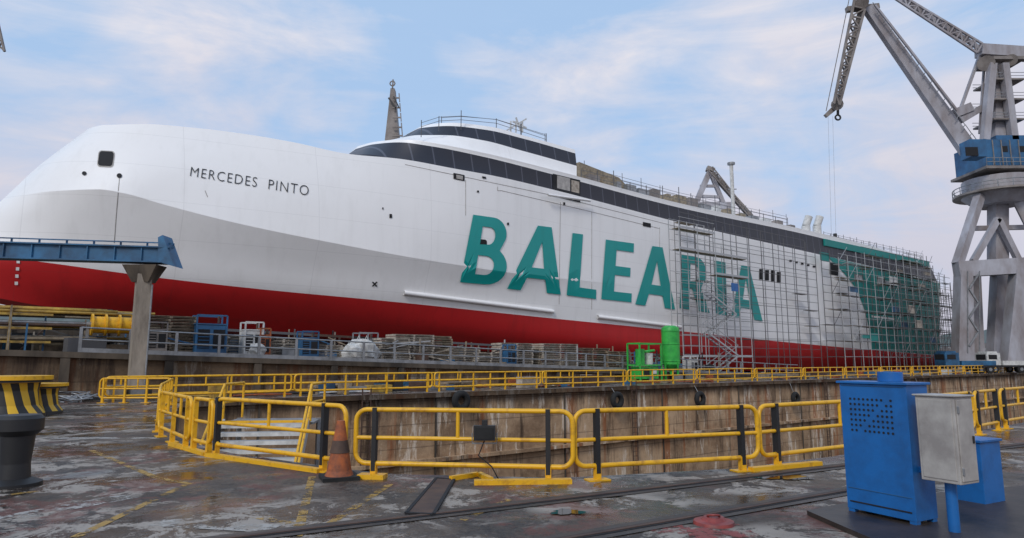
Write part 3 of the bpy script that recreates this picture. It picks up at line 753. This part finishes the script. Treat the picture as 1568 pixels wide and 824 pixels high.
def sack(px,d,sz,z=None):
    b=MB(); p=PD(px,500,d); s=p.dot(U); z=plat(s) if z is None else z
    vs=[]
    for i in range(7):
        for j in range(12):
            a=math.pi*i/6; t=2*math.pi*j/12; rr_=1+random.uniform(-.13,.13)
            vs.append(W(s,d,z+sz*.5)+U*(max(0,math.sin(a))**.5*math.cos(t)*sz*.6*rr_)+N*(max(0,math.sin(a))**.5*math.sin(t)*sz*.55*rr_)+Vector((0,0,math.cos(a)*sz*.5*rr_)))
    b.add(vs,[(i*12+j,i*12+(j+1)%12,(i+1)*12+(j+1)%12,(i+1)*12+j) for i in range(6) for j in range(12)],'tarp'); 
    for q in (-.3,.3): b.tube([W(s+q*sz,d,z+sz*.9),W(s+q*sz*.6,d,z+sz*1.15),W(s+q*sz*.3,d,z+sz*.9)],.03,'tarp',5)
    b.build('bulk_sack')
sack(556,35.2,1.3); sack(541,35.0,1.0); sack(568,35.4,1.0); sack(396,35,.8)
b=MB(); c=PD(172,498,35.2)
b.cyl(c-U*.8,c+U*.8,.38,'yellow',seg=20)
for q in (-.8,-.27,.27,.8): b.cyl(c+U*(q-.04),c+U*(q+.04),.5,'yellow',seg=20)
b.cyl(c-U*1.0,c+U*1.0,.12,'steel'); 
for q in (-.95,.95): b.beam(c+U*q,Vector((c.x,c.y,2.05))+U*q,.12,.12,'steel')
b.build('cable_drum')
b=MB()
for i in range(60):
    x0_=random.uniform(-60,60); d=35.5+random.random()*3.5
    p=PD(x0_,480,d); L=random.uniform(3,6.5); z=random.choice([2.55,3.15,3.75])+random.random()*.25
    p.z=z; b.tube([p,p+U*L],.07,random.choice(['yellowold','yellowold','plank','steel','rust']),6)
for s in np.arange(-12,2.0,2.0):
    for d in (35.5,39): b.beam(W(s,d,2.05),W(s,d,3.95),.1,.1,'yellowold')
    for z in (2.5,3.1,3.7): b.beam(W(s,35.5,z),W(s,39,z),.08,.08,'yellowold')
for z in (2.45,3.05,3.65): b.beam(W(-12,35.5,z),W(1.5,35.5,z),.08,.1,'yellowold')
b.build('pipe_rack')
b=MB()
for i in range(380):
    s=random.uniform(-8,54); d=random.uniform(35.0,41.5); z=plat(s); k=random.choice(['rust','plank','steel','black','wood','woodl','blueb','scaf','conc','black','scafw','cblue'])
    t=random.random()
    if t<.4: 
        h_=.15+random.random()*.8; b.box(W(s,d,z+h_/2+.02),(random.uniform(.3,1.6),random.uniform(.2,.8),h_),k,YAW+random.uniform(-.3,.3))
    elif t<.75: b.beam(W(s,d,z+random.random()*1.4),W(s+random.uniform(1,3),d+random.uniform(-.5,.5),z+random.random()*1.4),.07,.07,k)
    else: b.beam(W(s,d,z),W(s,d,z+random.uniform(.8,2.1)),.07,.07,k)
for s in np.arange(4,50,2.6):
    b.beam(W(s,38.5,plat(s)),W(s,38.5,plat(s)+1.6),.1,.1,'rust'); b.beam(W(s,40.5,plat(s)),W(s,40.5,plat(s)+1.6),.1,.1,'rust')
    for h in (.8,1.55): b.beam(W(s,38.5,plat(s)+h),W(s+2.6,38.5,plat(s+2.6)+h),.12,.14,random.choice(['rust','black','scaf']))
b.build('workshop_clutter')
b=MB()
for i in range(170):
    s=random.uniform(2,112); d=random.uniform(31.3,33.6); k=random.choice(['rust','plank','steel','orange','wood','blueb','yellowold','whitep','woodl','black'])
    t=random.random()
    if t<.5: h_=.1+random.random()*.6; b.box(W(s,d,h_/2+.01),(random.uniform(.3,1.5),random.uniform(.2,.8),h_),k,YAW+random.uniform(-.3,.3))
    else: b.tube([W(s,d,.08),W(s+1.2,d+.3,.08),W(s+2.6,d-.2,.08)],.05,k,6)
b.build('quay_clutter')
# ------------------------------------------------------------ green machine
b=MB(); d=33.3; p=PD(990,560,d); s=p.dot(U)
Bs=s
for q in (-1.4,1.0):
    for r_ in (-.6,.6): b.beam(W(Bs+q,d+r_,0),W(Bs+q,d+r_,2.9),.1,.1,'green')
for z in (.15,1.3,2.9):
    for r_ in (-.6,.6): b.beam(W(Bs-1.4,d+r_,z),W(Bs+1.0,d+r_,z),.1,.1,'green')
    for q in (-1.4,1.0): b.beam(W(Bs+q,d-.6,z),W(Bs+q,d+.6,z),.1,.1,'green')
b.box(W(Bs-.2,d,.75),(1.9,1.0,.9),'green',YAW); b.box(W(Bs-.6,d-.53,.8),(.6,.04,.5),'dark',YAW); b.box(W(Bs+.3,d-.53,.8),(.4,.04,.3),'whitep',YAW)
b.cyl(W(Bs-.7,d,1.35),W(Bs-.7,d,2.5),.35,'green'); b.cyl(W(Bs+.3,d,1.35),W(Bs+.3,d,2.2),.3,'whitep'); b.cyl(W(Bs-.2,d,2.3),W(Bs+.9,d,2.4),.1,'green')
tp=PD(1026,500,d); ts=tp.dot(U)
b.lathe(W(ts,d,0),[(.12,.55),(.16,.8),(.68,1.35),(.70,4.0),(.66,4.2),(.4,4.35),(0,4.37)],'green',24)
for z in (1.6,2.9,3.9): b.torus(W(ts,d,z),(0,0,1),.70,.03,'green',24,6)
for a in range(4):
    o=Vector((math.cos(a*math.pi/2+.6),math.sin(a*math.pi/2+.6),0))*.66; b.beam(W(ts,d,0)+o,W(ts,d,1.6)+o,.1,.1,'green')
b.build('green_blasting_machine')
# ------------------------------------------------------------ scaffolding on ship
top_px=[(1040,338),(1100,350),(1230,378),(1262,392),(1330,392),(1424,398),(1462,440),(1500,520)]
def topz(P,d):
    x,_=px_at(Vector((P.x,P.y,H+6))); y=np.interp(x,[a for a,_ in top_px],[c for _,c in top_px]); return PD(x,y,d).z
b=MB()
def scaf(s0,s1,d,step,zs=2.0,k='scaf',r=.045,topf=None,planks=0,toe=.95,diag=0):
    ss=np.arange(s0,s1,step); pr=None
    for s in ss:
        P=W(s,d); zt=topf(P,d); zb=plat(s)
        b.beam(W(s,d,zb),W(s,d,zt+.9*random.random()),r*2,r*2,k)
        if pr is not None:
            z=zb+zs
            while z<min(zt,pr[1])+.3:
                for dz in ((0,toe) if toe else (0,)): b.beam(W(pr[0],d,z+dz),W(s,d,z+dz),r*1.5,r*1.5,k)
                if planks and random.random()<planks: b.box(W((s+pr[0])/2,d+.4,z-.05),(s-pr[0],.6,.04),random.choice(['plank','conc_d','scafw']),YAW)
                if diag and random.random()<diag: b.beam(W(pr[0],d-.05,z),W(s,d-.05,z+zs),r*1.3,r*1.3,k)
                if diag and random.random()<.06: b.box(W((s+pr[0])/2,d+.1,z+.6),(s-pr[0],.03,random.uniform(.4,1.2)),random.choice(['blueb','tarp','stern','woodl']),YAW)
                z+=zs
        pr=(s,zt)
s_a=PD(1046,450,40.7).dot(U); s_b=PD(1262,450,40.7).dot(U); s_c=PD(1462,450,40.7).dot(U)
scaf(s_a,s_b,41.5,3.2,topf=topz,k='scaf',r=.022,toe=0)
scaf(s_a,s_b,40.8,2.4,zs=1.9,topf=topz,planks=.15,k='scaf',r=.031)
scaf(s_b,s_c+1,40.8,2.2,topf=topz,planks=.5,k='scaf',r=.036,diag=.15)
scaf(s_b+2,s_c+4,39.6,2.4,topf=lambda P,d:topz(P,d)-.5,planks=.5,k='scafw',r=.03,diag=.2)
scaf(s_b+14,s_c+5,38.2,2.1,topf=lambda P,d:topz(P,d)-1.2-abs(math.sin(P.x))*1.5,planks=.6,k='scaf',r=.034,diag=.3)
for s in (s_c+1,s_c+3.5):
    for d in np.arange(42,64,2.2):
        b.beam(W(s,d,0),W(s,d,13),.06,.06,'scaf')
    for z in np.arange(2,14,2): b.beam(W(s,40,z),W(s,64,z),.05,.05,'scaf')
b.build('hull_scaffolding')
b=MB(); s0=PD(1045,500,38).dot(U); s1=PD(1150,500,38).dot(U)
cols=np.linspace(s0,s1,5)
def zt_(s,d):
    P=W(s,d,H+6); x,_=px_at(P); return PD(x,np.interp(x,[1043,1100,1101,1160],[338,350,375,392]),d).z
for d in (38.0,39.2):
    pr=None
    for s in cols:
        zt=zt_(s,d); b.beam(W(s,d,.1),W(s,d,zt),.06,.06,'scafw')
        if pr is not None:
            z=2.
            while z<zt:
                b.beam(W(pr,d,z),W(s,d,z),.05,.05,'scafw'); b.beam(W(pr,d,z+1),W(s,d,z+1),.035,.035,'scafw'); 
                if d<38.5 and (z<4 or z>zt-3.5): b.box(W((s+pr)/2,d+.5,z-.05),(s-pr,.7,.04),'plank',YAW); b.beam(W(pr,d,z+.1),W(s,d,z+.1),.03,.14,'scafw')
                z+=2
        pr=s
for i in range(4):
    z=.1+2*i; a,c=(cols[1],cols[3]-1) if i%2==0 else (cols[3]-1,cols[1])
    for dd in (37.1,37.8):
        b.beam(W(a,dd,z),W(c,dd,z+2),.04,.14,'scafw'); b.beam(W(a,dd,z+1),W(c,dd,z+3),.04,.04,'scafw')
    for q in range(9): b.box(W(a+(c-a)*(q+.5)/9,37.45,z+2*(q+.5)/9),(.26,.7,.03),'steel',YAW)
for s in (cols[1]-.6,cols[3]-.4):
    for dd in (37.1,37.8): b.beam(W(s,dd,0),W(s,dd,9),.05,.05,'scafw')
b.box(PD(1125,440,37.4),(1.0,.1,.8),'blue',YAW)
b.build('scaffold_stair_tower')
# ------------------------------------------------------------ cranes
def pbeam(b,a,c,w,k,Y=98,Y2=None,w2=None,h=None):
    Y2=Y if Y2 is None else Y2
    p=PY(a[0],a[1],Y); q=PY(c[0],c[1],Y2); w2_=w if w2 is None else w2
    b.beam(p,q,w*Y/1000,(w if h is None else h)*Y/1000,k,w2=w2_*Y/1000,h2=(w2_ if h is None else h)*Y/1000,up=Vector((0,1,0)))
def lattice(b,a,c,w,k,Y,Y2=None,n=8,t=2.2,w2=None,dy=1.6):
    Y2=Y if Y2 is None else Y2; w2=w if w2 is None else w2
    a=np.array(a,float);c=np.array(c,float); d=(c-a)/np.linalg.norm(c-a); nn=np.array([-d[1],d[0]])
    pts=[]
    for i in range(n+1):
        f=i/n; m_=a+(c-a)*f; ww=w+(w2-w)*f; Yc=Y+(Y2-Y)*f
        pts.append([PY(*(m_+nn*ww/2),Yc-dy),PY(*(m_-nn*ww/2),Yc-dy),PY(*(m_-nn*ww/2),Yc+dy),PY(*(m_+nn*ww/2),Yc+dy)])
    T=t*Y/1000
    for i in range(n):
        for j in range(4):
            b.beam(pts[i][j],pts[i+1][j],T,T,k); b.beam(pts[i][j],pts[i][(j+1)%4],T*.7,T*.7,k)
            b.beam(pts[i][j] if i%2 else pts[i][(j+1)%4],pts[i+1][(j+1)%4] if i%2 else pts[i+1][j],T*.6,T*.6,k)
b=MB(); Y=98
def gz(px,Y_): return PY(px,552,Y_).x
for (x0,x1,Yy) in ((1472,1475,94),(1545,1560,94),(1490,1488,102),(1524,1530,102)):
    p=PY(x1,415,Yy); q=Vector((gz(x0,Yy),Yy,0)); b.beam(q,p,2.3,1.8,'crane',w2=1.7,h2=1.7,up=Vector((0,1,0)))
    b.box(q+Vector((0,0,.7)),(3.4,1.4,1.4),'craneb')
for Yy in (94,102): pbeam(b,(1464,413),(1600,405),24,'crane',Yy,h=16)
for x in (1475,1575): b.beam(PY(x,412,94),PY(x,412,102),1.6,1.8,'crane')
for x in (1466,1608):
    for Yy in (94,102): b.beam(PY(x,405,Yy),PY(1500 if x<1500 else 1555,300,98+(Yy-98)*.5),1.1,1.1,'crane')
pbeam(b,(1528,420),(1528,300),20,'crane',98)
for x in (1490,1560): pbeam(b,(x,400),(1528,335),8,'crane',96)
pbeam(b,(1480,350),(1575,348),7,'crane',98)
for i in range(5): pbeam(b,(1484+(i%2)*14,530-i*22),(1484+((i+1)%2)*14,508-i*22),2.2,'steel',93)
for x in (1482,1500): pbeam(b,(x,540),(x,415),1.2,'steel',93)
c=PY(1527,286,98); b.cyl(c-Vector((0,0,1.2)),c+Vector((0,0,1.0)),4.6,'crane',seg=32); b.cyl(c-Vector((0,0,1.5)),c-Vector((0,0,1.2)),5.9,'craneb',seg=32)
b.cyl(c-Vector((0,0,3.0)),c-Vector((0,0,1.5)),3.2,'crane',r2=4.8,seg=32)
for i in range(20):
    t=2*math.pi*i/20; o=Vector((math.cos(t),math.sin(t),0))*5.8; b.beam(c+o-Vector((0,0,1.3)),c+o+Vector((0,0,-.1)),.1,.1,'steel')
b.torus(c-Vector((0,0,.15)),(0,0.001,1),5.8,.07,'steel',32,5)
b.torus(c-Vector((0,0,.7)),(0,0.001,1),5.8,.05,'steel',32,5)
p=PY(1540,245,98); b.box(p,(11,7,4.2),'cblue'); b.box(p+Vector((0,0,-2.3)),(12.2,8,.4),'craneb'); b.box(p+Vector((1.5,0,2.6)),(9,5,1.0),'cblue')
for i in range(8): b.box(p+Vector((-4.5+i*1.3,-3.55,0)),(.12,.12,4),'craneb')
for i in (1,3,5): b.box(p+Vector((-4.0+i*1.3,-3.53,.6)),(.8,.06,.9),'dark')
for zz in (.6,1.2): b.beam(p+Vector((-6,-4,-2.1+zz)),p+Vector((6,-4,-2.1+zz)),.08,.08,'steel')
for i in range(13): b.beam(p+Vector((-6+i,-4,-2.1)),p+Vector((-6+i,-4,-.9)),.06,.06,'steel')
b.box(PY(1490,230,93),(2.4,2.2,2.6),'cblue'); b.box(PY(1488,232,91.8),(1.8,.1,1.3),'dark')
for dx in (-1,1):
    for Yy in (96,100):
        b.beam(PY(1530+dx*22,215,Yy),PY(1528+dx*9,98,Yy),1.0,1.0,'crane',up=Vector((0,1,0)))
b.beam(PY(1529,215,98),PY(1529,100,98),2.8,2.5,'crane',w2=2.0,h2=2,up=Vector((0,1,0)))
for y in (130,160,190):
    b.box(PY(1529,y,98),(4.8,4.6,.25),'craneb')
    for zz in (.5,1.0):
        for yy in (-2.3,2.3): b.beam(PY(1529,y,98)+Vector((-2.4,yy,zz)),PY(1529,y,98)+Vector((2.4,yy,zz)),.07,.07,'steel')
b.box(PY(1530,98,98),(5,4.5,.5),'craneb'); b.cyl(PY(1510,97,96),PY(1510,97,100),1.2,'craneb'); b.cyl(PY(1548,92,96),PY(1548,92,100),.9,'craneb')
pbeam(b,(1498,78),(1600,85),18,'crane',98); pbeam(b,(1500,78),(1530,100),10,'crane',98)
lattice(b,(1500,74),(1370,-8),16,'crane',98,n=12,w2=9,t=3)
pbeam(b,(1500,74),(1370,-8),7,'crane',98,h=4)
pbeam(b,(1500,85),(1466,180),4,'crane',98); pbeam(b,(1508,85),(1500,205),3,'crane',98)
pbeam(b,(1484,232),(1328,12),26,'crane',98,w2=15,h=10); 
for Yy in (96.4,99.6): pbeam(b,(1466,170),(1340,8),3,'crane',Yy)
pbeam(b,(1460,175),(1485,165),14,'crane',98); pbeam(b,(1470,185),(1512,160),10,'crane',98)
for i in range(16):
    f=i/16; a=(1484+(1328-1484)*f,232+(12-232)*f); f2=(i+1)/16; a2=(1484+(1328-1484)*f2,232+(12-232)*f2); o_=14-6*f
    b.beam(PY(a[0]+o_*.6,a[1]-o_*.5,97),PY(a[0]+o_,a[1]-o_,97),.1,.1,'steel'); b.beam(PY(a[0]+o_,a[1]-o_,97),PY(a2[0]+o_,a2[1]-o_,97),.08,.08,'steel')
lattice(b,(1322,-18),(1281,160),20,'craneb',98,n=12,w2=9,t=3.4); pbeam(b,(1326,-20),(1284,158),6,'craneb',98)
b.cyl(PY(1320,4,96),PY(1320,4,100),1.0,'craneb'); pbeam(b,(1296,15),(1345,10),8,'craneb',98)
b.cyl(PY(1282,160,97),PY(1282,160,99),.9,'craneb'); pbeam(b,(1264,178),(1284,160),6,'craneb',98,w2=9)
for dx in (0,7): b.cyl(PY(1268+dx,178,98),Vector((PY(1273+dx,360,98).x,98,PY(1274,360,98).z)),.018,'steel',seg=5)
pbeam(b,(1283,162),(1283,176),3,'black',98); b.torus(PY(1283,180,98),(0,1,0),.4,.14,'black',12,6)
pbeam(b,(1300,0),(1265,170),1,'craneb',98)
b.build('harbour_crane')
b=MB(); Yt=75
P=[PY(588,225,Yt),PY(615,225,Yt),PY(604,135,Yt),PY(598,135,Yt)]
b.hexa([P[0]+Vector((-1.2,0,-15)),P[1]+Vector((1.2,0,-15)),P[1]+Vector((1.2,2.5,-15)),P[0]+Vector((-1.2,2.5,-15)),P[3],P[2],P[2]+Vector((0,1,0)),P[3]+Vector((0,1,0))],'craneb')
b.beam(Vector((P[0].x+1,Yt+1,0)),Vector((P[0].x+1,Yt+1,P[0].z-14)),4,3,'craneb')
pbeam(b,(601,135),(602,122),2,'craneb',Yt); b.torus(PY(601,128,Yt),(0,1,0),.3,.08,'craneb',10,5)
for y in (150,165,180,195,208): pbeam(b,(601,y),(612+(y-150)*.08,y),2,'craneb',Yt-.4); pbeam(b,(611+(y-150)*.08,y-7),(612+(y-150)*.08,y+6),1.5,'craneb',Yt-.4)
pbeam(b,(595,150),(606,165),2.5,'black',Yt-.5); pbeam(b,(603,148),(611,165),2,'black',Yt-.5)
b.build('dock_tower')
b=MB(); Yc=120
pbeam(b,(1087,262),(1064,315),8,'crane',Yc); pbeam(b,(1087,262),(1112,322),6,'crane',Yc); pbeam(b,(1087,262),(1150,332),7,'craneb',Yc)
lattice(b,(1088,258),(1148,330),8,'craneb',Yc,n=8,t=1.5,w2=3); pbeam(b,(1072,285),(1098,285),4,'crane',Yc); pbeam(b,(1068,300),(1104,302),4,'crane',Yc)
pbeam(b,(1082,258),(1093,262),8,'craneb',Yc)
for x in (1066,1110): p=PY(x,318,Yc); b.beam(Vector((p.x,p.y,0)),p,1,1,'crane')
b.box(PY(1088,330,Yc),(7,5,4),'crane'); b.build('harbour_crane')
b=MB(); vs=[];n=160
for i in range(n):
    x=-1600+ i*22; h=9*math.sin(i*.16)+5*math.sin(i*.6)+3*math.sin(i*1.9)
    h+= 88 if x<-300 else (40 if x<500 else 48+8*math.sin(x*.01))
    vs+= [Vector((x,900,-2)),Vector((x,1000,max(8,h))),Vector((x,1300,-2))]
b.add(vs,[(3*i+k,3*i+3+k,3*i+4+k,3*i+1+k) for i in range(n-1) for k in (0,1)],'hill',True); b.build('hills')
for i,(px,w,h) in enumerate([(1475,20,5),(1505,26,4),(1535,18,6),(1562,24,5),(1600,30,6)]):
    p=PY(px,552,230); b=MB(); b.box((p.x,230,h/2),(w*.6,10,h),'bld'); b.hexa([Vector((p.x,230,h))+Vector(q) for q in ((-w*.3,-5.2,0),(w*.3,-5.2,0),(w*.3,5.2,0),(-w*.3,5.2,0),(-w*.3,-.1,1.6),(w*.3,-.1,1.6),(w*.3,.1,1.6),(-w*.3,.1,1.6))],'craneb')
    for q in range(6): b.box((p.x-w*.25+q*w*.1,224.98,h*.5),(w*.05,.08,h*.3),'dark')
    b.build('warehouse')
def truck(px,Yy,k):
    b=MB(); p=PY(px,552,Yy); x=p.x
    b.box((x,Yy,.9),(6.5,2.2,.25),'black'); b.box((x-2.4,Yy,1.8),(1.8,2.2,1.7),k); b.box((x-2.5,Yy-1.11,2.1),(1.1,.04,.6),'dark'); b.box((x-3.31,Yy,2.1),(.04,1.8,.7),'dark')
    b.box((x+1.0,Yy,1.3),(4.4,2.2,.6),k); b.box((x-2.4,Yy,2.75),(1.3,1.8,.2),k)
    for q in (-2.3,1.2,2.4):
        for r_ in (-1.12,1.0): b.cyl((x+q,Yy+r_,.5),(x+q,Yy+r_+.25,.5),.5,'rubber',seg=16); b.cyl((x+q,Yy+r_-.01,.5),(x+q,Yy+r_+.26,.5),.22,'steel',seg=10)
    b.build('truck')
truck(1478,86,'blueb'); truck(1540,89,'whitep')
b=MB(); lattice(b,(-14,10),(2,80),10,'craneb',60,n=4,t=3); p=PY(-14,10,60); b.beam(Vector((p.x,60,0)),p,1,1,'craneb'); b.build('dock_crane_jib')
# ------------------------------------------------------------ sky & light
w=bpy.data.worlds.new('World'); bpy.context.scene.world=w; w.use_nodes=True
nt=w.node_tree; nb=NB(w); bg=nt.nodes['Background']
EL=38; AZ=205
sky=nb.new('ShaderNodeTexSky',sky_type='NISHITA'); sky.sun_disc=False; sky.sun_elevation=R(EL); sky.sun_rotation=R(AZ)
sky.air_density=1.0; sky.dust_density=1.5
tc=nb.new('ShaderNodeTexCoord').outputs['Generated']
n1=nb.noise(nb.mapping(tc,(1.0,1.0,1.7),(.35,.2,.1),(.0,.6,.0)),1.9,6,.52,.7)
n2=nb.noise(nb.mapping(tc,(.8,.8,3.2),(3,1,2),(0,.85,0)),4.5,7,.62,.6)
f=nb.math('ADD',nb.math('MULTIPLY',n1,.68),nb.math('MULTIPLY',n2,.32))
sx=nb.new('ShaderNodeSeparateXYZ'); nb.l.new(tc,sx.inputs[0])
f=nb.math('ADD',f,nb.math('ADD',nb.math('MULTIPLY',sx.outputs['X'],.06),nb.math('MULTIPLY',nb.math('SUBTRACT',.40,sx.outputs['Z']),.24)))
cl=nb.ramp(f,.42,.58)
ccol=nb.mix(nb.ramp(n2,.3,.7),(6.6,6.5,7.4),(8.0,7.7,8.1))
ccol=nb.mix(nb.ramp(sx.outputs['Z'],.0,.42),(5.7,5.5,6.4),ccol)
base=nb.mix(.8,sky.outputs[0],(3.9,6.1,9.2))
c=nb.mix(nb.math('ADD',nb.math('MULTIPLY',cl,.80),.12),base,ccol)
nb.l.new(c,bg.inputs['Color']); bg.inputs['Strength'].default_value=.104
sd=bpy.data.lights.new('sun','SUN'); sd.energy=1.5; sd.angle=R(14); sd.color=(1,.94,.86)
so=bpy.data.objects.new('sun',sd); bpy.context.collection.objects.link(so)
dv=Vector((math.sin(R(AZ))*math.cos(R(EL)),math.cos(R(AZ))*math.cos(R(EL)),math.sin(R(EL))))
so.rotation_euler=dv.to_track_quat('Z','Y').to_euler()
cd=bpy.data.cameras.new('cam'); co=bpy.data.objects.new('cam',cd); bpy.context.collection.objects.link(co)
cd.sensor_width=36; cd.lens=36*F/1568; cd.clip_end=8000; cd.clip_start=.05
co.location=CAM; co.rotation_euler=(math.pi/2+PITCH,0,0)
sc=bpy.context.scene; sc.camera=co
sc.view_settings.view_transform='Standard'; sc.view_settings.look='None'; sc.view_settings.exposure=0
